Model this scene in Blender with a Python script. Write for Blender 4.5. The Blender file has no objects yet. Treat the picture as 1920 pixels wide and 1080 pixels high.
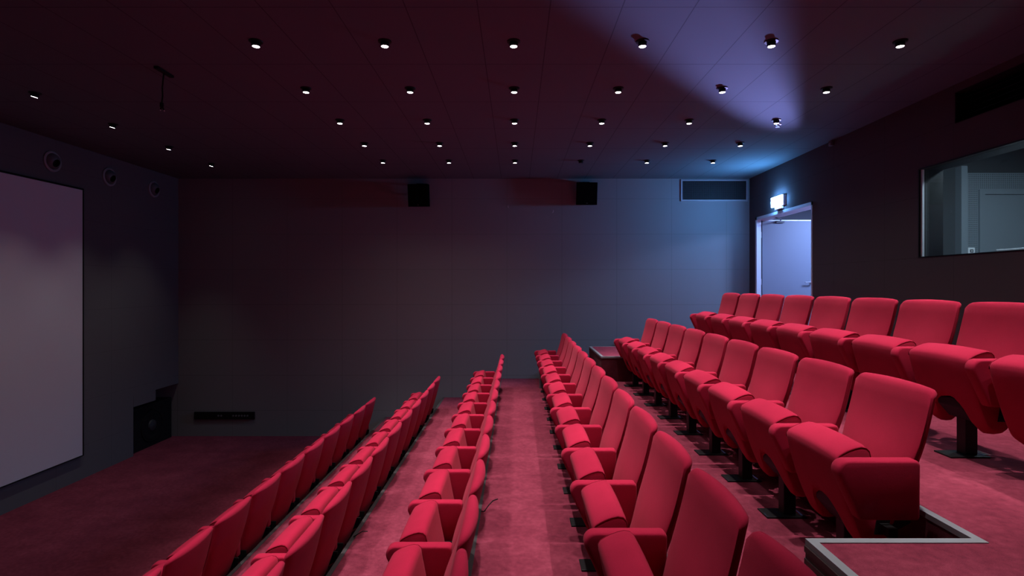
import bpy, bmesh, math, random
from mathutils import Vector, Matrix

random.seed(7)
S = bpy.context.scene
COL = S.collection
PI = math.pi
rad = math.radians

CAM = 2.65            # camera height above the floor in front of the screen
CEIL = CAM + 1.876
XL, XR = -5.94, 4.10  # screen wall, projection-booth wall
YN, YF = -0.60, 9.61  # near wall, far wall
LEVEL = {1: 0.0, 2: 0.335, 3: 0.68, 4: 1.012, 5: 1.315, 6: 1.66}

# ------------------------------------------------------------------ materials
def new_mat(name):
    m = bpy.data.materials.new(name)
    m.use_nodes = True
    nt = m.node_tree
    b = nt.nodes['Principled BSDF']
    return m, nt, b

def plain(name, col, rough=0.6, metal=0.0, spec=0.5):
    m, nt, b = new_mat(name)
    b.inputs['Base Color'].default_value = (*col, 1)
    b.inputs['Roughness'].default_value = rough
    b.inputs['Metallic'].default_value = metal
    b.inputs['Specular IOR Level'].default_value = spec
    return m

def noise(nt, scale, detail=3, coord='Object', rough=0.5):
    tc = nt.nodes.new('ShaderNodeTexCoord')
    n = nt.nodes.new('ShaderNodeTexNoise')
    n.inputs['Scale'].default_value = scale
    n.inputs['Detail'].default_value = detail
    n.inputs['Roughness'].default_value = rough
    nt.links.new(tc.outputs[coord], n.inputs['Vector'])
    return n

def ramp(nt, fac, stops):
    r = nt.nodes.new('ShaderNodeValToRGB')
    cr = r.color_ramp
    while len(cr.elements) < len(stops):
        cr.elements.new(0.5)
    for e, (p, c) in zip(cr.elements, stops):
        e.position = p
        e.color = (*c, 1)
    nt.links.new(fac, r.inputs['Fac'])
    return r

def bump(nt, b, h, strength, dist=0.01):
    bp = nt.nodes.new('ShaderNodeBump')
    bp.inputs['Strength'].default_value = strength
    bp.inputs['Distance'].default_value = dist
    nt.links.new(h, bp.inputs['Height'])
    nt.links.new(bp.outputs['Normal'], b.inputs['Normal'])

def mathn(nt, op, a, bv=None, c=None):
    n = nt.nodes.new('ShaderNodeMath')
    n.operation = op
    for i, v in enumerate((a, bv, c)):
        if v is None:
            continue
        if isinstance(v, (int, float)):
            n.inputs[i].default_value = v
        else:
            nt.links.new(v, n.inputs[i])
    return n.outputs[0]

def fabric_mat(name, c1, c2):
    m, nt, b = new_mat(name)
    n = noise(nt, 260, 2)
    n2 = noise(nt, 9, 3)
    mix = mathn(nt, 'ADD', mathn(nt, 'MULTIPLY', n.outputs['Fac'], 0.6), mathn(nt, 'MULTIPLY', n2.outputs['Fac'], 0.4))
    r = ramp(nt, mix, [(0.3, c1), (0.7, c2)])
    nt.links.new(r.outputs['Color'], b.inputs['Base Color'])
    b.inputs['Roughness'].default_value = 0.95
    b.inputs['Specular IOR Level'].default_value = 0.15
    b.inputs['Sheen Weight'].default_value = 0.06
    b.inputs['Sheen Roughness'].default_value = 0.5
    b.inputs['Sheen Tint'].default_value = (1, 0.45, 0.5, 1)
    bump(nt, b, n.outputs['Fac'], 0.12, 0.002)
    return m

def carpet_mat(name, c1, c2, c3):
    m, nt, b = new_mat(name)
    n = noise(nt, 420, 2)
    n2 = noise(nt, 2.6, 5, rough=0.62)
    n3 = noise(nt, 26, 4, rough=0.6)
    f = mathn(nt, 'ADD', mathn(nt, 'MULTIPLY', n.outputs['Fac'], 0.34),
              mathn(nt, 'ADD', mathn(nt, 'MULTIPLY', n2.outputs['Fac'], 0.36), mathn(nt, 'MULTIPLY', n3.outputs['Fac'], 0.30)))
    r = ramp(nt, f, [(0.36, c1), (0.5, c2), (0.64, c3)])
    nt.links.new(r.outputs['Color'], b.inputs['Base Color'])
    b.inputs['Roughness'].default_value = 1.0
    b.inputs['Specular IOR Level'].default_value = 0.05
    b.inputs['Sheen Weight'].default_value = 0.10
    b.inputs['Sheen Roughness'].default_value = 0.6
    b.inputs['Sheen Tint'].default_value = (1, 0.55, 0.62, 1)
    bump(nt, b, n.outputs['Fac'], 0.5, 0.006)
    return m

def panel_mat(name, col, ax_u, u0, pu, ax_v, v0, pv, width=0.006, seam=0.35, var=0.08):
    """fabric wall panels with thin butt joints, laid out in metres"""
    m, nt, b = new_mat(name)
    tc = nt.nodes.new('ShaderNodeTexCoord')
    sp = nt.nodes.new('ShaderNodeSeparateXYZ')
    nt.links.new(tc.outputs['Object'], sp.inputs[0])
    def line(ax, o, p):
        t = mathn(nt, 'DIVIDE', mathn(nt, 'SUBTRACT', sp.outputs[ax], o), p)
        fr = mathn(nt, 'FRACT', mathn(nt, 'ADD', t, 100.5))
        d = mathn(nt, 'ABSOLUTE', mathn(nt, 'SUBTRACT', fr, 0.5))
        return mathn(nt, 'LESS_THAN', d, width * 0.5 / p)
    ln = mathn(nt, 'MAXIMUM', line(ax_u, u0, pu), line(ax_v, v0, pv))
    n = noise(nt, 300, 2)
    n2 = noise(nt, 0.8, 3)
    val = mathn(nt, 'ADD', 1.0 - var, mathn(nt, 'MULTIPLY', mathn(nt, 'ADD', n.outputs['Fac'], n2.outputs['Fac']), var))
    val = mathn(nt, 'MULTIPLY', val, mathn(nt, 'SUBTRACT', 1.0, mathn(nt, 'MULTIPLY', ln, 1.0 - seam)))
    mx = nt.nodes.new('ShaderNodeMix')
    mx.data_type = 'RGBA'
    mx.inputs[6].default_value = (0, 0, 0, 1)
    mx.inputs[7].default_value = (*col, 1)
    nt.links.new(val, mx.inputs[0])
    nt.links.new(mx.outputs[2], b.inputs['Base Color'])
    b.inputs['Roughness'].default_value = 0.95
    b.inputs['Specular IOR Level'].default_value = 0.1
    bump(nt, b, n.outputs['Fac'], 0.15, 0.002)
    return m

def emit_mat(name, col, strength):
    m, nt, b = new_mat(name)
    b.inputs['Base Color'].default_value = (0.8, 0.8, 0.8, 1)
    b.inputs['Emission Color'].default_value = (*col, 1)
    b.inputs['Emission Strength'].default_value = strength
    return m

M_FAB = fabric_mat('seat_fabric', (0.335, 0.0085, 0.035), (0.415, 0.012, 0.046))
M_PIPE = plain('seat_piping', (0.20, 0.004, 0.018), 0.9, spec=0.1)
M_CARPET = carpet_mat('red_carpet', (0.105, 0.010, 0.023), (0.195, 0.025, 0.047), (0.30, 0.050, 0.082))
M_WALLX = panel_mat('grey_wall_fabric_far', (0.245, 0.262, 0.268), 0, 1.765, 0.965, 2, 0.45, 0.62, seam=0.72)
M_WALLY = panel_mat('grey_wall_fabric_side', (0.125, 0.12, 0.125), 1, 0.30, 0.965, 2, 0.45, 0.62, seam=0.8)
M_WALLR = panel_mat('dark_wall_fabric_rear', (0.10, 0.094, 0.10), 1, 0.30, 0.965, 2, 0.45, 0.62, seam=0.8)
M_CEIL = panel_mat('grey_ceiling_panels', (0.12, 0.172, 0.188), 0, 0.715, 0.4875, 1, 3.687, 0.95, width=0.007, seam=0.5)
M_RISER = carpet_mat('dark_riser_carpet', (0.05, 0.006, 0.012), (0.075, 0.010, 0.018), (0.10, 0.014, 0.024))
M_TRIM = plain('step_edge_aluminium', (0.25, 0.27, 0.28), 0.55, 0.3)
M_EDGE = plain('dark_grey_step_edge', (0.055, 0.048, 0.048), 0.7)  # darker than the aluminium nosing
M_WOOD = plain('dark_step_edge_wood', (0.05, 0.028, 0.026), 0.6)
M_BLACK = plain('black_metal', (0.007, 0.0065, 0.007), 0.5, spec=0.3)
M_MATTE = plain('matte_black', (0.008, 0.007, 0.008), 0.8, spec=0.2)
M_CHROME = plain('chrome', (0.75, 0.78, 0.8), 0.22, 1.0)
M_SCREEN = plain('projection_screen_cloth', (0.62, 0.58, 0.62), 0.95, spec=0.1)
M_PAINT = plain('pale_door_paint', (0.20, 0.22, 0.27), 0.5)
M_FRAME = plain('pale_steel_frame', (0.78, 0.80, 0.84), 0.4, 0.2)
M_CORR = plain('corridor_paint', (0.16, 0.16, 0.18), 0.8)
M_BOOTH = plain('booth_grey', (0.20, 0.23, 0.26), 0.8)
M_BOOTHD = plain('booth_dark', (0.045, 0.05, 0.055), 0.8)
M_WHITE = plain('white_plastic', (0.85, 0.87, 0.9), 0.5)
M_GREYP = plain('grey_plastic', (0.10, 0.10, 0.11), 0.5)
M_CONE = plain('speaker_cone_grey', (0.03, 0.03, 0.033), 0.6)
M_LENS = emit_mat('lamp_lens', (1.0, 0.95, 0.97), 14)
M_OFFLENS = plain('lamp_lens_off', (0.06, 0.06, 0.06), 0.3)
M_SIGN = emit_mat('exit_sign_glow', (0.14, 0.42, 1.0), 210)
M_GRILLE = plain('grille_frame_steel', (0.34, 0.35, 0.38), 0.5)
M_LATT = plain('grille_lattice_steel', (0.045, 0.048, 0.055), 0.6)
M_VOID = plain('dull_black', (0.004, 0.004, 0.004), 1.0, spec=0.0)
M_NOZ = plain('grey_air_nozzle', (0.28, 0.27, 0.29), 0.5)

def perforated():
    m, nt, b = new_mat('perforated_panel')
    tc = nt.nodes.new('ShaderNodeTexCoord')
    sp = nt.nodes.new('ShaderNodeSeparateXYZ')
    nt.links.new(tc.outputs['Object'], sp.inputs[0])
    ds = []
    for ax in (0, 2):
        fr = mathn(nt, 'FRACT', mathn(nt, 'DIVIDE', sp.outputs[ax], 0.0248))
        d = mathn(nt, 'SUBTRACT', fr, 0.5)
        ds.append(mathn(nt, 'MULTIPLY', d, d))
    hole = mathn(nt, 'LESS_THAN', mathn(nt, 'ADD', ds[0], ds[1]), 0.055)
    mx = nt.nodes.new('ShaderNodeMix')
    mx.data_type = 'RGBA'
    mx.inputs[6].default_value = (0.20, 0.23, 0.26, 1)
    mx.inputs[7].default_value = (0.02, 0.025, 0.03, 1)
    nt.links.new(hole, mx.inputs[0])
    nt.links.new(mx.outputs[2], b.inputs['Base Color'])
    b.inputs['Roughness'].default_value = 0.8
    return m
M_PERF = perforated()

def glass():
    m = bpy.data.materials.new('window_glass')
    m.use_nodes = True
    nt = m.node_tree
    nt.nodes.clear()
    out = nt.nodes.new('ShaderNodeOutputMaterial')
    mix = nt.nodes.new('ShaderNodeMixShader')
    tr = nt.nodes.new('ShaderNodeBsdfTransparent')
    tr.inputs[0].default_value = (0.86, 0.92, 0.94, 1)
    gl = nt.nodes.new('ShaderNodeBsdfGlossy')
    gl.inputs['Roughness'].default_value = 0.02
    fr = nt.nodes.new('ShaderNodeFresnel')
    geo = nt.nodes.new('ShaderNodeNewGeometry')
    ior = mathn(nt, 'ADD', 1.45, mathn(nt, 'MULTIPLY', geo.outputs['Backfacing'], 1 / 1.45 - 1.45))
    nt.links.new(ior, fr.inputs[0])
    nt.links.new(fr.outputs[0], mix.inputs[0])
    nt.links.new(tr.outputs[0], mix.inputs[1])
    nt.links.new(gl.outputs[0], mix.inputs[2])
    nt.links.new(mix.outputs[0], out.inputs[0])
    return m
M_GLASS = glass()

# ------------------------------------------------------------------ mesh helpers
class MB:
    def __init__(self):
        self.bm = bmesh.new()
    def box(self, x0, x1, y0, y1, z0, z1):
        v = [self.bm.verts.new(p) for p in ((x0, y0, z0), (x1, y0, z0), (x1, y1, z0), (x0, y1, z0),
                                            (x0, y0, z1), (x1, y0, z1), (x1, y1, z1), (x0, y1, z1))]
        for f in ((0, 3, 2, 1), (4, 5, 6, 7), (0, 1, 5, 4), (1, 2, 6, 5), (2, 3, 7, 6), (3, 0, 4, 7)):
            self.bm.faces.new([v[i] for i in f])
        return self
    def rings(self, rings, cap=True):
        rs = [[self.bm.verts.new(p) for p in r] for r in rings]
        n = len(rs[0])
        for a, b in zip(rs, rs[1:]):
            for i in range(n):
                j = (i + 1) % n
                self.bm.faces.new((a[i], a[j], b[j], b[i]))
        if cap:
            self.bm.faces.new(list(reversed(rs[0])))
            self.bm.faces.new(rs[-1])
        return self
    def lathe(self, prof, seg=24, mat=None, cap=False):
        """prof: (r, z) about z"""
        rings = []
        for r, z in prof:
            rings.append([Vector((r * math.cos(2 * PI * k / seg), r * math.sin(2 * PI * k / seg), z)) for k in range(seg)])
        if mat is not None:
            rings = [[mat @ p for p in r] for r in rings]
        return self.rings(rings, cap)
    def tube(self, pts, r, seg=8):
        pts = [Vector(p) for p in pts]
        rings = []
        up = Vector((0.13, 0.31, 0.94)).normalized()
        for i, p in enumerate(pts):
            t = (pts[min(i + 1, len(pts) - 1)] - pts[max(i - 1, 0)]).normalized()
            a = t.cross(up)
            if a.length < 1e-4:
                a = t.cross(Vector((1, 0, 0)))
            a.normalize()
            b = t.cross(a)
            rings.append([p + a * r * math.cos(2 * PI * k / seg) + b * r * math.sin(2 * PI * k / seg) for k in range(seg)])
        return self.rings(rings)
    def prism(self, poly, z0, z1):
        lo = [(x, y, z0) for x, y in poly]
        hi = [(x, y, z1) for x, y in poly]
        return self.rings([lo, hi])
    def build(self, name, mat, parent=None, smooth=False, bevel=0, kind=None, angle=40):
        bmesh.ops.recalc_face_normals(self.bm, faces=self.bm.faces)
        me = bpy.data.meshes.new(name)
        self.bm.to_mesh(me)
        self.bm.free()
        for mm in (mat if isinstance(mat, (list, tuple)) else [mat]):
            me.materials.append(mm)
        if smooth:
            for p in me.polygons:
                p.use_smooth = True
            if angle:
                me.set_sharp_from_angle(angle=rad(angle))
        o = bpy.data.objects.new(name, me)
        COL.objects.link(o)
        if parent:
            o.parent = parent
        if kind:
            o['kind'] = kind
        if bevel:
            md = o.modifiers.new('bevel', 'BEVEL')
            md.width = bevel
            md.segments = 2
            md.limit_method = 'ANGLE'
        return o

def tag(o, label, cat, group=None):
    o['label'] = label
    o['category'] = cat
    if group:
        o['group'] = group
    return o

def empty(name, loc, label, cat, group=None, rot=(0, 0, 0)):
    o = bpy.data.objects.new(name, None)
    o.empty_display_size = 0.1
    COL.objects.link(o)
    o.location = loc
    o.rotation_euler = rot
    return tag(o, label, cat, group)

ORD = ['', 'first', 'second', 'third', 'fourth', 'fifth', 'sixth', 'seventh', 'eighth', 'ninth', 'tenth', 'eleventh', 'twelfth', 'thirteenth']

# ------------------------------------------------------------------ room shell
def struct(mb, name, mat, parent=None, **k):
    return mb.build(name, mat, parent, kind=None if parent else 'structure', **k)

T = 0.22
struct(MB().box(XL - 0.9, XR + 0.2, YN - 0.2, YF + 0.2, -0.2, 0.0), 'floor', M_CARPET)

def platform(poly, z):
    """carpeted step: top faces carpet, risers dark"""
    mb = MB().prism(poly, 0.0, z)
    o = mb.build('floor', [M_CARPET, M_RISER], kind='structure')
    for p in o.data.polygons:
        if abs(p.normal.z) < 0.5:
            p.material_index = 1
    return o

E2, E3, E4, E5, E6 = -2.30, -1.285, -0.282, 0.72, 1.78
TX, TN, TF0, TF1 = 1.13, 2.127, 7.58, 8.85
TX2 = 1.18
platform([(E2, YN), (E3, YN), (E3, YF), (E2, YF)], LEVEL[2])
platform([(E3, YN), (E4, YN), (E4, YF), (E3, YF)], LEVEL[3])
platform([(E4, YN), (E5, YN), (E5, YF), (E4, YF)], LEVEL[4])
platform([(E5, YN), (E6, YN), (E6, YF), (E5, YF)], LEVEL[5])
platform([(TX, YN), (XR, YN), (XR, YF), (E6, YF), (E6, TF1), (TX2, TF1), (TX2, TF0), (E6, TF0), (E6, TN), (TX, TN)], LEVEL[6])

tr_n = [0]
def edge_trim(p, q, z, inward, w=0.035, riser=0.02, mat=None):
    """metal step nosing from p to q; inward = unit vector onto the platform"""
    tr_n[0] += 1
    p, q, n = Vector((*p, 0)), Vector((*q, 0)), Vector((*inward, 0))
    mb = MB()
    rings = []
    for c in (p, q):
        rings.append([Vector((*(c - n * 0.004).xy, z - riser)), Vector((*(c - n * 0.004).xy, z + 0.004)),
                      Vector((*(c + n * w).xy, z + 0.004)), Vector((*(c + n * w).xy, z - 0.002)), Vector((*c.xy, z - 0.002)), Vector((*c.xy, z - riser))])
    mb.rings(rings)
    return struct(mb, 'trim_%d' % tr_n[0], mat or M_TRIM)

for ex, lv in ((E2, 2), (E3, 3), (E4, 4), (E5, 5)):
    edge_trim((ex, YN), (ex, YF), LEVEL[lv], (1, 0), 0.028, mat=M_EDGE)
z6 = LEVEL[6]
def edge_path(pts, z, w, riser=0.02):
    """mitred nosing along a right-angled path; the platform lies to the left of the direction of travel"""
    tr_n[0] += 1
    P = [Vector(p) for p in pts]
    dirs = [(b - a).normalized() for a, b in zip(P, P[1:])]
    nor = [Vector((-d.y, d.x)) for d in dirs]
    rings = []
    for i, p in enumerate(P):
        n = nor[0] if i == 0 else nor[-1] if i == len(P) - 1 else nor[i - 1] + nor[i]
        o, q = p - n * 0.004, p + n * w
        rings.append([(o.x, o.y, z - riser), (o.x, o.y, z + 0.004), (q.x, q.y, z + 0.004), (q.x, q.y, z - 0.002), (p.x, p.y, z - 0.002), (p.x, p.y, z - riser)])
    return struct(MB().rings(rings), 'trim_%d' % tr_n[0], M_TRIM)
edge_path([(E6, YF), (E6, TF1), (TX2, TF1), (TX2, TF0), (E6, TF0), (E6, TN), (TX, TN), (TX, YN)], z6, 0.032)
# dark wooden board under the nosing of the tongue steps
def board(p, q, z, out):
    tr_n[0] += 1
    mb = MB()
    for k in range(4):
        z1 = z - 0.021 - k * 0.024
        a = 0.010 if k % 2 == 0 else 0.005
        xs = sorted((p[0], q[0] ) if p[0] != q[0] else (p[0], p[0] + out[0] * a))
        ys = sorted((p[1], q[1]) if p[1] != q[1] else (p[1], p[1] + out[1] * a))
        mb.box(xs[0], xs[1], ys[0], ys[1], z1 - 0.024, z1)
    return struct(mb, 'trim_%d' % tr_n[0], M_WOOD)
board((TX, YN), (TX, TN), z6, (-1, 0))

struct(MB().box(XL - T, XR + T, YN - 0.2, YF + 0.2, CEIL, CEIL + 0.2), 'ceiling', M_CEIL)

# screen wall with a niche at the bottom of its far end
NY, NZ = 8.48, 0.93
mb = MB()
mb.box(XL - T, XL, YN, NY, 0, CEIL)
mb.box(XL - T, XL, NY, YF, NZ, CEIL)
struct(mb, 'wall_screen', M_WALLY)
mb = MB()
mb.box(XL - 0.85, XL - 0.78, NY - 0.05, YF, 0, NZ + 0.05)
mb.box(XL - 0.78, XL - T, NY - 0.05, NY, 0, NZ + 0.05)
mb.box(XL - 0.78, XL - T, NY, YF, NZ, NZ + 0.05)
struct(mb, 'wall_niche', M_BOOTHD)
struct(MB().box(XL - 0.05, XL + 0.004, NY - 0.0, NY + 0.52, NZ - 0.17, NZ), 'trim_lintel', M_WALLY)

# far wall (with the air grille fixed on it) and near wall
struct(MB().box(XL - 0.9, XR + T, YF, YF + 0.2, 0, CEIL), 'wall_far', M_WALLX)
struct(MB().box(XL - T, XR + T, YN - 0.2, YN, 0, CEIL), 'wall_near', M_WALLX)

# rear wall with doorway, projection window and duct opening
DY0, DY1, DZ = 7.56, 9.36, CAM + 1.158
WY0, WY1, WZ0, WZ1 = 3.70, 5.57, CAM + 0.28, CAM + 1.185
VY0, VY1, VZ0, VZ1 = 3.95, 5.11, CAM + 1.51, CAM + 1.80
mb = MB()
X0, X1 = XR, XR + T
mb.box(X0, X1, YN, WY0, 0, CEIL)
mb.box(X0, X1, WY0, WY1, 0, WZ0)
mb.box(X0, X1, WY0, WY1, WZ1, VZ0)
mb.box(X0, X1, WY0, VY0, VZ0, CEIL)
mb.box(X0, X1, VY1, WY1, VZ0, CEIL)
mb.box(X0, X1, VY0, VY1, VZ1, CEIL)
mb.box(X0, X1, WY1, DY0, 0, CEIL)
mb.box(X0, X1, DY0, DY1, 0, LEVEL[6])
mb.box(X0, X1, DY0, DY1, DZ, CEIL)
mb.box(X0, X1, DY1, YF, 0, CEIL)
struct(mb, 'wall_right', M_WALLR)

# duct opening: box painted black for its deep shadow, slatted grille inside
g = empty('air_duct', (XR, (VY0 + VY1) / 2, VZ0), 'black air duct opening above the projection booth window', 'air vent')
hy = (VY1 - VY0) / 2
mb = MB()
mb.box(0.002, 0.5, -hy, -hy + 0.01, 0, VZ1 - VZ0).box(0.002, 0.5, hy - 0.01, hy, 0, VZ1 - VZ0)
mb.box(0.002, 0.5, -hy, hy, 0, 0.008).box(0.002, 0.5, -hy, hy, VZ1 - VZ0 - 0.008, VZ1 - VZ0)
mb.box(0.48, 0.5, -hy, hy, 0, VZ1 - VZ0)
mb.build('duct_lining', M_MATTE, g)
mb = MB()
for k in range(5):
    z = 0.03 + k * 0.052
    mb.box(0.10, 0.14, -hy + 0.01, hy - 0.01, z, z + 0.006)
mb.build('grille', M_BLACK, g)

# projection window
w = MB()
w.box(XR - 0.006, XR + T + 0.02, WY1 - 0.012, WY1, WZ0, WZ1)
w.box(XR - 0.006, XR + T + 0.02, WY0, WY0 + 0.012, WZ0, WZ1)
w.box(XR - 0.006, XR + T + 0.02, WY0, WY1, WZ1 - 0.012, WZ1)
w.box(XR - 0.006, XR + T + 0.02, WY0, WY1, WZ0, WZ0 + 0.010)
win = struct(w, 'window_1', M_BLACK)
w = MB()
w.box(XR + 0.015, XR + 0.035, WY1 - 0.030, WY1 - 0.012, WZ0 + 0.01, WZ1 - 0.012)
w.box(XR + 0.015, XR + 0.035, WY0 + 0.012, WY0 + 0.026, WZ0 + 0.01, WZ1 - 0.012)
w.build('glazing_channel', M_FRAME, win)
MB().box(XR + 0.04, XR + 0.05, WY0 + 0.012, WY1 - 0.012, WZ0 + 0.01, WZ1 - 0.012).build('pane', M_GLASS, win)

# doorway: steel frame, leaf opened into the corridor
d = MB()
fz = LEVEL[6]
d.box(XR - 0.008, XR + 0.068, DY1 - 0.055, DY1, fz, DZ)
d.box(XR - 0.008, XR + T, DY0, DY0 + 0.03, fz, DZ)
d.box(XR - 0.008, XR + T, DY0, DY1, DZ - 0.045, DZ)
door = struct(d, 'door_1', M_FRAME)
LX0, LX1, LY = XR + 0.085, XR + 1.0, DY1 - 0.060
leaf = MB().box(LX0, LX1, LY, LY + 0.045, fz + 0.01, DZ - 0.05).build('leaf', M_PAINT, door, bevel=0.003)
hb = MB()
hb.lathe([(0.026, 0), (0.026, 0.008)], 16, Matrix.Translation((LX1 - 0.09, LY, fz + 1.04)) @ Matrix.Rotation(PI / 2, 4, 'X'), True)
hb.tube([(LX1 - 0.09, LY - 0.004, fz + 1.04), (LX1 - 0.09, LY - 0.045, fz + 1.04), (LX1 - 0.10, LY - 0.05, fz + 1.04), (LX1 - 0.21, LY - 0.05, fz + 1.04)], 0.009)
hb.build('handle', M_GRILLE, leaf, smooth=True)
for z in (fz + 0.3, fz + 1.05, fz + 1.85):
    MB().lathe([(0.009, -0.05), (0.009, 0.05)], 10, Matrix.Translation((LX0 - 0.012, LY + 0.02, z)), True).build('hinge', M_FRAME, door, smooth=True)
c = MB()
c.box(LX0 + 0.22, LX0 + 0.36, LY - 0.04, LY, DZ - 0.10, DZ - 0.065)
MB().box(LX0, LX1, LY - 0.004, LY + 0.049, DZ - 0.062, DZ - 0.046).build('edge_strip', M_FRAME, leaf)
cl = c.build('door_closer', M_GREYP, door, bevel=0.004)
MB().tube([(LX0 + 0.30, LY - 0.02, DZ - 0.06), (LX0 + 0.22, LY - 0.22, DZ - 0.055), (LX0 + 0.05, LY - 0.38, DZ - 0.052)], 0.008).build('closer_arm', M_GREYP, cl)

# corridor behind the doorway
cz1 = fz + 2.45
mb = MB()
mb.box(XR + 0.2, 6.4, YF + 0.32, YF + 0.42, fz - 0.1, cz1)
mb.box(6.3, 6.4, 7.2, YF + 0.42, fz - 0.1, cz1)
mb.box(XR + T, 6.4, 7.14, 7.24, fz - 0.1, cz1)
mb.box(XR + 0.2, XR + T, YF + 0.2, YF + 0.42, fz - 0.1, cz1)
struct(mb, 'wall_corridor', M_CORR)
struct(MB().box(XR + T, 6.4, 7.2, YF + 0.42, cz1, cz1 + 0.1), 'ceiling', M_CORR)
struct(MB().box(XR, 6.4, 7.2, YF + 0.42, fz - 0.15, fz), 'floor', M_CARPET)

# projection booth behind the window
BX1, BY0, BY1, BZ1 = 8.2, 2.2, 7.05, CAM + 1.86
mb = MB()
mb.box(XR + T, 5.66, BY1, BY1 + 0.09, fz - 0.1, BZ1)
mb.box(BX1, BX1 + 0.1, BY0, BY1, fz - 0.1, BZ1)
mb.box(XR + T, BX1, BY0 - 0.1, BY0, fz - 0.1, BZ1)
struct(mb, 'wall_booth', M_BOOTHD)
struct(MB().box(5.66, BX1, BY1, BY1 + 0.09, fz - 0.1, CAM + 1.45), 'wall_booth_lining', M_PERF)
struct(MB().box(5.66, BX1, BY1 - 0.0, BY1 + 0.09, CAM + 1.45, BZ1), 'wall_booth_upper', M_BOOTHD)
struct(MB().box(XR + T, BX1, BY0, BY1, BZ1, BZ1 + 0.1), 'ceiling', M_BOOTHD)
struct(MB().box(XR + T, BX1, BY0, BY1, fz - 0.12, fz), 'floor', M_BOOTHD)
mb = MB()
mb.box(5.66, 5.735, BY1 - 0.10, BY1, fz, CAM + 1.52).box(5.745, 5.78, BY1 - 0.05, BY1, fz, CAM + 1.52)
struct(mb, 'trim_booth_post', M_BOOTH)
mb = MB()
mb.box(5.955, 6.02, BY1 - 0.03, BY1, fz, CAM + 1.235).box(6.9, 6.965, BY1 - 0.03, BY1, fz, CAM + 1.235).box(6.02, 6.9, BY1 - 0.03, BY1, CAM + 1.17, CAM + 1.235)
d2 = struct(mb, 'door_2', M_BOOTH)
MB().box(6.026, 6.894, BY1 - 0.022, BY1 - 0.004, fz + 0.01, CAM + 1.163).build('leaf', M_BOOTH, d2)
g = empty('wall_socket', (5.86, BY1 - 0.001, CAM + 0.44), 'white square wall socket inside the projection booth, low beside the grey door', 'socket')
mb = MB().box(-0.043, 0.043, -0.014, 0, -0.046, 0.046)
mb.build('face_plate', M_WHITE, g, bevel=0.003)
MB().box(-0.022, 0.022, -0.017, -0.013, -0.018, 0.022).build('socket_insert', M_GREYP, g)
MB().box(-0.010, 0.010, -0.019, -0.016, -0.004, 0.008).build('button', M_WHITE, g)
g = empty('desk', (4.9, 4.2, fz), 'white desk behind the projection booth window', 'desk')
MB().box(-0.16, 0.45, -1.1, 1.20, CAM + 0.320 - fz, CAM + 0.352 - fz).build('desk_top', M_WHITE, g, bevel=0.003)
for sx, sy in ((-0.1, -1.0), (-0.1, 1.08), (0.38, -1.0), (0.38, 1.08)):
    MB().box(sx - 0.025, sx + 0.025, sy - 0.025, sy + 0.025, 0, CAM + 0.312 - fz).build('leg', M_BLACK, g)

# ------------------------------------------------------------------ projection screen
SY0, SY1, SZ0, SZ1 = 1.90, 7.455, CAM - 2.322, CAM + 1.318
g = empty('projection_screen', (XL, (SY0 + SY1) / 2, SZ0), 'large pale projection screen on the wall facing the seats', 'screen')
hw, hh = (SY1 - SY0) / 2, SZ1 - SZ0
MB().box(0.0, 0.035, -hw + 0.012, hw - 0.012, 0.012, hh - 0.012).build('screen_cloth', M_SCREEN, g)
mb = MB()
mb.box(0.0, 0.045, -hw, -hw + 0.012, 0, hh).box(0.0, 0.045, hw - 0.012, hw, 0, hh)
mb.box(0.0, 0.045, -hw + 0.012, hw - 0.012, 0, 0.012).box(0.0, 0.045, -hw + 0.012, hw - 0.012, hh - 0.022, hh)
mb.build('border', M_MATTE, g)

# ------------------------------------------------------------------ cinema chairs
def lerp(a, b, t):
    return a + (b - a) * t

def sm(t):
    t = max(0.0, min(1.0, t))
    return t * t * (3 - 2 * t)

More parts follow.
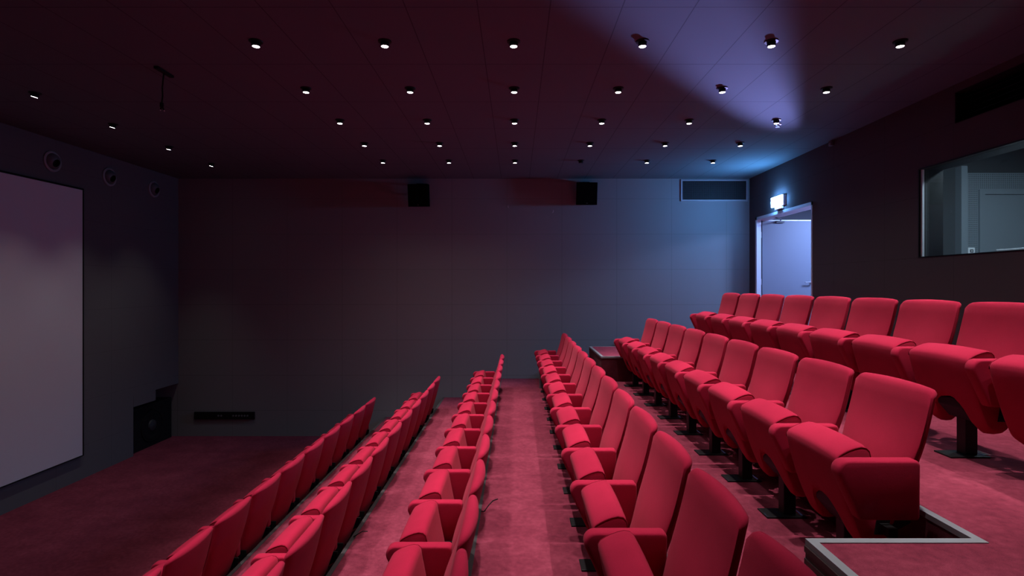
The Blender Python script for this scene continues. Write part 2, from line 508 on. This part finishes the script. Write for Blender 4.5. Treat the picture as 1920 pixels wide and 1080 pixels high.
def back_mesh():
    ZT, ZB = 0.892, 0.27
    us = [-1, -0.985, -0.95, -0.88, -0.75, -0.55, -0.3, 0, 0.3, 0.55, 0.75, 0.88, 0.95, 0.985, 1]
    rings = []
    for u in us:
        a = abs(u)
        W = 0.261
        y_top = a * W
        r = 0.042
        drop = 0.0
        if y_top > W - r:
            q = (y_top - (W - r)) / r
            drop = r * (1 - math.sqrt(max(0.0, 1 - min(q, 0.995) ** 2)))
        ztop = ZT - 0.010 * a * a - drop * 0.85
        edge = (1 - max(0.0, (a - 0.86) / 0.14) ** 2.2)            # rounding of the outer edge
        th = (0.045 + 0.050 * (1 - a ** 2.2)) * (0.35 + 0.65 * max(0.0, edge) ** 0.5)
        shift = -0.036 * a * a - 0.022 * (1 - max(0.0, edge) ** 0.5)  # edges wrap forward a little
        nf, ntop = 12, 6
        def xr(z):                                                   # rear line
            t = (z - ZB) / (ZT - ZB)
            return 0.106 + 0.176 * t + 0.022 * math.sin(t * PI) * 0.6 + shift
        def tk(z):
            t = (z - ZB) / (ZT - ZB)
            return th * (0.85 + 0.22 * math.exp(-((t - 0.42) / 0.2) ** 2) - 0.10 * t)
        def wy(z):
            t = sm((z - 0.40) / 0.27)
            return u * lerp(0.232, W, t)
        ring = []
        zt = ztop - tk(ztop) * 0.5
        zb = ZB + 0.03
        for k in range(nf):
            z = lerp(zb, zt, k / (nf - 1))
            ring.append((xr(z) - tk(z), wy(z), z))
        cx, rr = xr(zt) - tk(zt) / 2, tk(zt) / 2
        for k in range(1, ntop):
            an = PI - PI * k / ntop
            ring.append((cx + rr * math.cos(an) + 0.004, wy(zt), zt + rr * math.sin(an)))
        for k in range(nf):
            z = lerp(zt, zb, k / (nf - 1))
            ring.append((xr(z), wy(z), z))
        cx, rr = xr(zb) - tk(zb) / 2, tk(zb) / 2
        for k in range(1, 4):
            an = -PI * k / 4
            ring.append((cx + rr * math.cos(an), wy(zb), zb + 0.03 / 0.04 * rr * math.sin(an)))
        rings.append(ring)
    return MB().rings(rings)

def seat_profile(zb):
    """closed (x, z) loop of the tipped-up cushion with its lowest point at zb"""
    pts = []
    def fx(z):                                                       # front = underside of the cushion
        t = (z - 0.165) / (0.575 - 0.165)
        return lerp(-0.045, -0.186, t) - 0.020 * math.sin(max(0.0, min(1.0, t)) * PI)
    def bx(z):                                                       # rear = sitting surface
        t = (z - 0.165) / (0.60 - 0.165)
        return lerp(0.055, -0.034, t)
    n = 10
    for k in range(n):
        z = lerp(zb + 0.02, 0.560, k / (n - 1))
        pts.append((fx(z), z))
    for x, z in ((-0.184, 0.576), (-0.173, 0.592), (-0.154, 0.604), (-0.130, 0.616), (-0.102, 0.626), (-0.074, 0.632), (-0.051, 0.628), (-0.037, 0.614)):
        pts.append((x, z))
    for k in range(n):
        z = lerp(0.592, zb + 0.02, k / (n - 1))
        pts.append((bx(z), z))
    x0, x1 = fx(zb + 0.02), bx(zb + 0.02)
    pts.append((lerp(x1, x0, 0.2), zb + 0.004))
    pts.append((lerp(x1, x0, 0.5), zb))
    pts.append((lerp(x1, x0, 0.8), zb + 0.004))
    return pts

SEAT_W = 0.225
def seat_mesh():
    ys = [-0.210, -0.208, -0.202, -0.190, -0.168, -0.140, -0.112, -0.098, -0.084, -0.06, 0, 0.06, 0.084, 0.098, 0.112, 0.140, 0.168, 0.190, 0.202, 0.208, 0.210]
    rings = []
    for y in ys:
        a = abs(y)
        if a < 0.113:
            q = math.sqrt(max(0.0, 1 - (a / 0.113) ** 2.6))
            zb = 0.175 + 0.17 * q
        else:
            zb = 0.165 + 0.03 * max(0.0, (a - 0.14) / 0.07) ** 2
        pr = seat_profile(zb)
        e = max(0.0, (a - 0.186) / 0.024)
        ins = 0.016 * (1 - math.sqrt(max(0.0, 1 - min(1, e) ** 2)))
        cx, cz = -0.07, 0.42
        crown = 0.010 * (1 - (y / SEAT_W) ** 2)
        ring = []
        y *= 0.225 / 0.210
        for x, z in pr:
            v = Vector((x - cx, z - cz))
            L = v.length
            v = v * ((L - ins) / L)
            z2 = cz + v.y
            if z > 0.57:
                z2 += crown
            ring.append((cx + v.x, y, z2))
        rings.append(ring)
    return MB().rings(rings)

def seat_piping(s):
    mb = MB()
    if True:
        pr = seat_profile(0.19)[9:20]
        pts = []
        for x, z in pr:
            v = Vector((x + 0.07, z - 0.42))
            v = v * ((v.length - 0.007) / v.length)
            pts.append((-0.07 + v.x, s * 0.2215, 0.42 + v.y + 0.002))
        mb.tube(pts, 0.0036, 6)
    return mb

def arm_profile():
    pts = []
    def arc(cx, cz, r, a0, a1, n):
        for k in range(n + 1):
            a = rad(lerp(a0, a1, k / n))
            pts.append((cx + r * math.cos(a), cz + r * math.sin(a)))
    arc(-0.186, 0.553, 0.046, 200, 92, 7)      # rounded front top
    arc(0.096, 0.579, 0.020, 88, 0, 4)         # rear top
    arc(0.100, 0.362, 0.014, 0, -90, 3)
    arc(-0.132, 0.362, 0.014, 270, 200, 3)     # front bottom; the front slants between here and the top
    return pts

def arm_mesh():
    prof = arm_profile()
    cx, cz = -0.05, 0.46
    rings = []
    H = 0.033
    for y, ins in ((-H, 0.014), (-H + 0.0015, 0.008), (-H + 0.006, 0.003), (-H + 0.013, 0), (H - 0.013, 0), (H - 0.006, 0.003), (H - 0.0015, 0.008), (H, 0.014)):
        ring = []
        for x, z in prof:
            v = Vector((x - cx, z - cz))
            v = v * ((v.length - ins) / v.length)
            ring.append((cx + v.x, y, cz + v.y))
        rings.append(ring)
    return MB().rings(rings)

PITCH = 0.58
def make_chair():
    root = empty('cinema_chair', (0, 0, 0), '', 'chair')
    back_mesh().build('backrest', M_FAB, root, smooth=True, angle=60)
    seat = seat_mesh().build('seat', M_FAB, root, smooth=True, angle=50)
    for s in (-1, 1):
        seat_piping(s).build('piping', M_PIPE, seat, smooth=True, angle=0)
    a = arm_mesh().build('armrest', M_FAB, root, smooth=True, angle=50)
    a.location = (0, PITCH / 2, 0)
    ped = MB()
    ped.box(-0.035, 0.035, -0.034, 0.034, 0.010, 0.30)
    ped.rings([[(-0.10, y, 0.34), (0.06, y, 0.34), (0.06, y, 0.27), (0.03, y, 0.215), (-0.035, y, 0.215), (-0.10, y, 0.29)] for y in (-0.09, 0.09)])
    ped.build('pedestal', M_BLACK, root, bevel=0.004)
    bp = MB().box(-0.145, 0.085, -0.065, 0.065, 0.0, 0.010).build('base_plate', M_BLACK, root, bevel=0.003)
    cl = MB()
    cl.rings([[(0.083 + 0.036 * math.cos(t), y, 0.004 + 0.012 * math.sin(t)) for t in [k * PI / 5 for k in range(6)]] for y in (-0.05, 0.05)])
    cl.build('chrome_clip', M_CHROME, bp, smooth=True)
    br = MB()
    for s in (-1, 1):
        y = s * 0.225
        br.rings([[(0.0, y + dy, 0.37), (0.145, y + dy, 0.37), (0.135, y + dy, 0.30), (0.04, y + dy, 0.25), (-0.02, y + dy, 0.25)] for dy in (-0.006, 0.006)])
    br.box(0.0, 0.04, -0.29, 0.29, 0.262, 0.30)
    br.build('frame', M_BLACK, root)
    return root

proto = make_chair()
arm_src = [c for c in proto.children if c.name.startswith('armrest')][0]

def copy_tree(o, parent=None):
    c = o.copy()
    COL.objects.link(c)
    if parent is not None:
        c.parent = parent
    for ch in list(o.children):
        copy_tree(ch, c)
    return c

ROWX = {1: -2.467, 2: -1.450, 3: -0.455, 4: 0.518, 5: 1.580, 6: 2.630}
ROWY = {1: (5, 15), 2: (4, 15), 3: (3, 15), 4: (2, 15), 5: (4, 13), 6: (4, 13)}   # seat limits in units of the pitch
NAMES = {1: 'front row by the screen', 2: 'second row from the screen', 3: 'third row from the screen',
         4: 'fourth row from the screen', 5: 'second row from the back', 6: 'back row'}
used = False
for rw in range(1, 7):
    k0, k1 = ROWY[rw]
    for k in range(k1 - 1, k0 - 1, -1):
        c = copy_tree(proto) if used else proto
        if not used:
            used = True
        c.location = (ROWX[rw], (k + 0.5) * PITCH, LEVEL[rw])
        n = k1 - k
        lab = 'red folding cinema chair, %s, %s from the far wall' % (NAMES[rw], ORD[n])
        if n == 1:
            lab = 'red folding cinema chair at the far wall end of the %s' % NAMES[rw]
        elif rw == 5 and k == k0:
            lab = 'red cinema chair in the metal edged notch, near end of second row from back'
        tag(c, lab, 'chair', 'red cinema chairs in the %s' % NAMES[rw])
        if rw == 4 and n == 1:
            MB().box(-0.15, -0.06, 0.27, 0.32, 0.0, 0.35).build('end_support', M_GREYP, c, bevel=0.004)
        if k == k0:
            a = arm_src.copy()
            COL.objects.link(a)
            a.parent = c
            a.location = (0, -PITCH / 2, 0)

# ------------------------------------------------------------------ ceiling spotlights
def lens_mesh(mat):
    return MB().lathe([(0.0265, -0.0015), (0.0265, 0.0015)], 20, None, True)

def make_spot(tilt, lit):
    root = empty('ceiling_spotlight', (0, 0, 0), '', 'ceiling light')
    MB().lathe([(0.030, 0.0), (0.052, 0.0), (0.050, -0.008), (0.034, -0.010), (0.030, -0.004), (0.030, 0.0)], 24).build('trim_ring', M_BLACK, root, smooth=True)
    rot = Matrix.Translation((0, 0, -0.004)) @ Matrix.Rotation(tilt, 4, 'Y')
    h = MB().lathe([(0.0005, -0.004), (0.028, -0.004), (0.032, -0.010), (0.032, -0.036), (0.027, -0.038), (0.027, -0.033), (0.0005, -0.033)], 24, rot)
    h.build('housing', M_BLACK, root, smooth=True)
    l = MB().lathe([(0.0265, -0.0345), (0.0265, -0.0375)], 20, rot, True)
    l.build('lens', M_LENS if lit else M_OFFLENS, root)
    return root

lamp_lit = make_spot(0.0, True)
lamp_off = None
lamp_tilt = None

SPOT_W = 220.0
def spot_data(name, watts, angle, blend, col=(1.0, 0.90, 0.93)):
    L = bpy.data.lights.new(name, 'SPOT')
    L.energy = watts
    L.spot_size = rad(angle)
    L.spot_blend = blend
    L.shadow_soft_size = 0.025
    L.color = col
    return L
L_DOWN = spot_data('downlight_beam', SPOT_W, 48, 1.0)
L_SPILL = spot_data('downlight_spill', SPOT_W * 0.048, 124, 0.9)
L_DIM = spot_data('dimmed_downlight_beam', SPOT_W * 0.4, 48, 1.0)
L_WALL = spot_data('screen_light_beam', SPOT_W * 0.135, 66, 1.0, (1.0, 0.97, 0.95))

def add_beam(data, parent, tilt=0.0):
    o = bpy.data.objects.new('lamp_beam', data)
    COL.objects.link(o)
    o.parent = parent
    o.location = (-0.05 * math.sin(tilt), 0, -0.048)
    o.rotation_euler = (0, tilt, 0)
    return o

def place(o, loc, n, line, state):
    o.location = loc
    tag(o, '%s round ceiling spotlight, %s from the far wall in the %s line from the screen' % (state, ORD[n], ORD[line]), 'ceiling light',
        'ceiling spotlights in the %s line from the screen' % ORD[line])

first = True
for ci in range(6):
    x = -2.0 + 0.99 * ci
    for n in range(1, 8):
        y = 8.2 - (n - 1) * 1.0
        lit = not (ci == 3 and n == 1)
        if not lit:
            o = make_spot(0.0, False)
        elif first:
            o = lamp_lit
            first = False
        else:
            o = copy_tree(lamp_lit)
        place(o, (x, y, CEIL), n, ci + 2, 'lit' if lit else 'unlit')
for o in list(bpy.data.objects):
    if o.name.startswith('ceiling_spotlight') and o['label'].startswith('lit'):
        add_beam(L_DIM if o.location.y < 2.5 and o.location.x < 1.5 else L_DOWN, o)
        add_beam(L_SPILL, o)
TILT = rad(14)
lt = make_spot(TILT, True)
for n in range(1, 6):
    o = lt if n == 1 else copy_tree(lt)
    place(o, (-4.69, 8.42 - (n - 1) * 1.03, CEIL), n, 1, 'tilted')
for o in list(bpy.data.objects):
    if o.name.startswith('ceiling_spotlight') and o['label'].startswith('tilted'):
        add_beam(L_WALL, o, TILT)

# ------------------------------------------------------------------ things on walls and ceiling
# air grille at the top of the far wall
g = empty('air_grille', (3.475, YF, CAM + 1.665), 'metal framed rectangular air grille high on the far wall near the exit door', 'air vent')
gw, gh = 0.585, 0.19
mb = MB()
mb.box(-gw, gw, -0.022, 0, gh - 0.022, gh).box(-gw, gw, -0.022, 0, -gh, -gh + 0.028)
mb.box(-gw, -gw + 0.026, -0.022, 0, -gh + 0.028, gh - 0.022).box(gw - 0.026, gw, -0.022, 0, -gh + 0.028, gh - 0.022)
mb.build('frame', M_GRILLE, g)
MB().box(-gw + 0.026, gw - 0.026, -0.003, 0, -gh + 0.028, gh - 0.022).build('shade_backing', M_VOID, g)  # black sheet paints in the duct's darkness; no opening behind it
mb = MB()
n = 56
for k in range(1, n):
    x = lerp(-gw + 0.026, gw - 0.026, k / n)
    mb.box(x - 0.0020, x + 0.0020, -0.012, -0.004, -gh + 0.028, gh - 0.022)
for k in range(1, 16):
    z = lerp(-gh + 0.028, gh - 0.022, k / 16)
    mb.box(-gw + 0.026, gw - 0.026, -0.0125, -0.0035, z - 0.0020, z + 0.0020)
mb.build('lattice', M_LATT, g)

def wall_speaker(x, z, label, yaw):
    g = empty('wall_speaker', (x, YF, z), label, 'loudspeaker', 'black loudspeakers high on the far wall')
    mb = MB().box(-0.09, 0.09, -0.012, 0, -0.08, 0.24).box(-0.025, 0.025, -0.10, -0.01, 0.02, 0.06).box(-0.06, 0.06, -0.16, -0.012, 0.195, 0.215)
    mb.build('bracket', M_BLACK, g)
    rm = Matrix.Translation((0, -0.21, 0)) @ Matrix.Rotation(yaw, 4, 'Z') @ Matrix.Rotation(rad(8), 4, 'X')
    mb = MB()
    mb.rings([[rm @ Vector(p) for p in ((-0.15, 0.12, s), (0.15, 0.12, s), (0.178, -0.10, s), (-0.178, -0.10, s))] for s in (-0.19, 0.19)])
    cab = mb.build('cabinet', M_VOID, g, bevel=0.006)
    mb = MB()
    mb.rings([[rm @ Vector(p) for p in ((-0.170, -0.10, s), (0.170, -0.10, s), (0.166, -0.113, s), (-0.166, -0.113, s))] for s in (-0.182, 0.182)])
    mb.build('grille', M_VOID, g, bevel=0.004)
    mb = MB().rings([[rm @ Vector(p) for p in ((-0.012, -0.112, s), (0.012, -0.112, s), (0.012, -0.115, s), (-0.012, -0.115, s))] for s in (-0.168, -0.158)])
    mb.build('badge', M_GREYP, g)
wall_speaker(-1.665, CAM + 1.545, 'black loudspeaker high on the far wall, the one nearer the screen', rad(-4))
wall_speaker(1.20, CAM + 1.575, 'black loudspeaker high on the far wall, the one nearer the exit door', rad(3))

# round air nozzles along the top of the screen wall
for i, (y, z) in enumerate(((6.99, 1.585), (7.97, 1.580), (8.95, 1.575))):
    g = empty('air_nozzle', (XL, y, CAM + z), 'round grey air nozzle on the screen wall, %s' %
              ('nearest to the far wall corner' if i == 2 else 'middle of the three in the row' if i == 1 else 'just above the projection screen'),
              'air vent', 'round air nozzles above the projection screen')
    ry = Matrix.Rotation(PI / 2, 4, 'Y')
    MB().lathe([(0.100, 0.0), (0.135, 0.0), (0.133, 0.016), (0.118, 0.026), (0.104, 0.020), (0.100, 0.0)], 32, ry).build('ring', M_NOZ, g, smooth=True)
    tl = Matrix.Translation((0.01, 0, 0)) @ Matrix.Rotation(rad(35), 4, 'Y') @ Matrix.Rotation(rad(-18), 4, 'X') @ ry
    ball = MB().lathe([(0.105, -0.02), (0.100, 0.018), (0.084, 0.045), (0.064, 0.062), (0.050, 0.066)], 32, ry @ Matrix.Rotation(rad(22), 4, 'Y')).build('ball', M_GREYP, g, smooth=True)
    MB().lathe([(0.0505, 0.0665), (0.046, 0.045), (0.040, 0.02), (0.0005, 0.02)], 24, ry @ Matrix.Rotation(rad(22), 4, 'Y')).build('outlet', M_MATTE, ball, smooth=True)

# subwoofer standing in the niche
g = empty('subwoofer', (XL - 0.33, 9.03, 0), 'black subwoofer cabinet standing in the niche at the corner of the screen wall', 'loudspeaker')
MB().box(-0.36, 0.25, -0.53, 0.52, 0.0, 0.70).build('cabinet', M_MATTE, g, bevel=0.008)
ry = Matrix.Translation((0.25, 0.0, 0.34)) @ Matrix.Rotation(PI / 2, 4, 'Y')
MB().lathe([(0.235, 0.0), (0.27, 0.0), (0.268, 0.014), (0.24, 0.016), (0.235, 0.0)], 32, ry).build('surround', M_MATTE, g, smooth=True)
cone = MB().lathe([(0.236, 0.008), (0.215, 0.016), (0.19, 0.008), (0.08, 0.002), (0.0005, 0.002)], 32, ry).build('cone', M_MATTE, g, smooth=True)
MB().lathe([(0.095, 0.003), (0.085, 0.022), (0.05, 0.036), (0.0005, 0.042)], 28, ry).build('dust_cap', M_CONE, cone, smooth=True)

# connector strip low on the far wall
g = empty('connector_strip', (-5.12, YF, CAM - 2.285), 'long black connector strip with small sockets low on the far wall', 'socket strip')
MB().box(-0.53, 0.53, -0.03, 0, -0.065, 0.065).build('housing', M_MATTE, g, bevel=0.006)
for x in (-0.10, -0.05, 0.16, 0.21, 0.26, 0.31, 0.36, 0.41):
    MB().lathe([(0.014, 0.0), (0.014, 0.006), (0.008, 0.007), (0.008, 0.001)], 12, Matrix.Translation((x, -0.03, 0)) @ Matrix.Rotation(PI / 2, 4, 'X')).build('socket', M_NOZ, g)

# emergency exit sign over the doorway: lit panel on a wall box
g = empty('exit_sign', (XR, 8.49, CAM + 1.30), 'glowing emergency exit sign above the open door', 'sign')
MB().box(-0.045, 0, -0.185, 0.185, -0.075, 0.085).build('housing', M_WHITE, g, bevel=0.004)
MB().box(-0.062, -0.046, -0.180, 0.180, -0.070, 0.080).build('lit_panel', M_SIGN, g, bevel=0.003)
MB().box(-0.04, -0.004, -0.12, 0.10, -0.118, -0.076).build('bracket', M_WHITE, g, bevel=0.003)

# cable dangling from a bar under the ceiling
g = empty('hanging_cable', (-3.08, 4.78, CEIL), 'dark cable with frayed end hanging from a short bar under the ceiling', 'cable')
MB().box(-0.02, 0.02, -0.11, 0.11, -0.022, 0).build('ceiling_bar', M_MATTE, g, bevel=0.003)
MB().tube([(0, 0, -0.02), (-0.006, 0, -0.06), (-0.015, 0.0, -0.15), (-0.012, 0.0, -0.22), (-0.02, 0, -0.285)], 0.006).build('cable', M_MATTE, g, smooth=True)
mb = MB().tube([(-0.02, 0, -0.28), (-0.021, 0, -0.315)], 0.015)
mb.tube([(-0.022, 0, -0.31), (-0.030, 0.0, -0.34)], 0.006).tube([(-0.018, 0, -0.31), (0.0, 0.0, -0.345)], 0.006)
con = mb.build('connector', M_MATTE, g)
mb = MB().tube([(-0.030, 0.0, -0.338), (-0.032, 0.0, -0.35)], 0.004).tube([(0.0, 0.0, -0.343), (0.004, 0.0, -0.355)], 0.004)
mb.build('wire_tip', M_WHITE, con)

# two small pale hooks on the far wall
for x, z, lab in ((-0.143, 1.382, 'tiny pale hook on the far wall, the one nearer the screen'), (0.651, 1.298, 'tiny pale hook on the far wall, nearer the exit door')):
    o = MB().tube([(0, 0, 0.022), (0, -0.012, 0.02), (0.0, -0.016, 0.0), (0.004 if x < 0 else -0.010, -0.014, -0.022)], 0.004).build('wall_hook', M_WHITE)
    o.location = (x, YF, CAM + z)
    tag(o, lab, 'hook', 'small hooks on the far wall')

# ceiling detector and small wall sensor by the rear wall
g = empty('smoke_detector', (3.04, 6.36, CEIL), 'small white detector on the ceiling between the exit door and booth window', 'detector')
MB().lathe([(0.045, 0.0), (0.045, -0.008), (0.038, -0.012), (0.0005, -0.012)], 20).build('base', M_GREYP, g, smooth=True)
for k in range(3):
    a = k * 2 * PI / 3 + 0.3
    MB().tube([(0.03 * math.cos(a), 0.03 * math.sin(a), -0.010), (0.026 * math.cos(a), 0.026 * math.sin(a), -0.034)], 0.005, 6).build('prong', M_WHITE, g)
MB().lathe([(0.022, -0.030), (0.022, -0.036)], 16, None, True).build('cap', M_GREYP, g)
g = empty('wall_sensor', (XR, 7.08, CAM + 1.845), 'small dark sensor at the top of the rear wall', 'sensor')
MB().box(-0.04, 0, -0.035, 0.035, -0.04, 0.03).build('body', M_GREYP, g, bevel=0.006)
MB().box(-0.046, -0.04, -0.02, 0.02, -0.035, -0.005).build('window', M_NOZ, g)

# loose wire ends behind the rows
def wire(loc, pts, lab):
    o = MB().tube(pts, 0.004, 6).build('loose_wire', M_MATTE, smooth=True)
    o.location = loc
    tag(o, lab, 'wire', 'loose wires on the stepped floor')
wire((-0.20, 3.98, LEVEL[4]), [(-0.05, -0.03, 0.006), (-0.03, -0.05, 0.012), (0.0, -0.035, 0.05), (0.03, 0.0, 0.07), (0.065, 0.02, 0.075)], 'short black wire sticking up from the step edge behind the third row')
wire((-1.22, 4.30, LEVEL[3]), [(-0.05, -0.03, 0.006), (-0.02, -0.05, 0.03), (0.02, -0.03, 0.05), (0.05, 0.0, 0.035)], 'short black wire curling from the step edge behind the second row')

# ------------------------------------------------------------------ lights of the corridor and booth, with added helpers
def area(name, loc, target, sx, sy, watts, col, spread=180):
    L = bpy.data.lights.new(name, 'AREA')
    L.shape = 'RECTANGLE'
    L.size, L.size_y = sx, sy
    L.energy = watts
    L.color = col
    L.spread = rad(spread)
    o = bpy.data.objects.new(name, L)
    COL.objects.link(o)
    o.location = loc
    o.rotation_euler = (Vector(target) - Vector(loc)).to_track_quat('-Z', 'Y').to_euler()
    return o
area('corridor_ceiling_lamp', (5.5, 8.15, cz1 - 0.03), (5.3, 8.3, 0), 0.6, 0.6, 130, (0.32, 0.48, 1.0))
beam = bpy.data.lights.new('ceiling_beam_helper', 'SPOT')  # unseen spot added to throw the violet beam onto the ceiling
beam.energy = 3300
beam.spot_size = rad(33)
beam.spot_blend = 1.0
beam.shadow_soft_size = 0.10
beam.color = (0.40, 0.36, 1.0)
bo = bpy.data.objects.new('ceiling_beam_helper', beam)
COL.objects.link(bo)
bo.location = (4.98, 9.05, fz + 0.75)
bo.scale = (0.4, 1.0, 1.0)
bo.rotation_euler = (Vector((1.72, 4.35, CEIL)) - bo.location).to_track_quat('-Z', 'Y').to_euler()
area('booth_window_fill', (4.52, 4.9, BZ1 - 0.02), (4.52, 4.9, 0), 0.3, 0.6, 85, (0.70, 0.86, 1.0))  # unseen fill added to brighten the desk front
area('booth_ceiling_lamp', (5.3, 4.9, BZ1 - 0.02), (5.3, 4.9, 0), 0.4, 0.4, 45, (0.70, 0.86, 1.0))

# ------------------------------------------------------------------ world, camera, view
W = bpy.data.worlds.new('World')
S.world = W
W.use_nodes = True
W.node_tree.nodes['Background'].inputs[0].default_value = (0.02, 0.018, 0.022, 1)
W.node_tree.nodes['Background'].inputs[1].default_value = 0.2

cam = bpy.data.cameras.new('Camera')
cam.sensor_width = 36.0
cam.lens = 1025 / 1920 * 36.0
cam.shift_x = -8 / 1920
cam.shift_y = -5 / 1920
cam.clip_start = 0.05
co = bpy.data.objects.new('Camera', cam)
COL.objects.link(co)
co.location = (0, 0, CAM)
co.rotation_euler = (PI / 2, 0, 0)
S.camera = co

S.view_settings.view_transform = 'Standard'
S.view_settings.look = 'None'
S.view_settings.exposure = 0.0
S.view_settings.gamma = 1.0
S.view_settings.use_curve_mapping = False
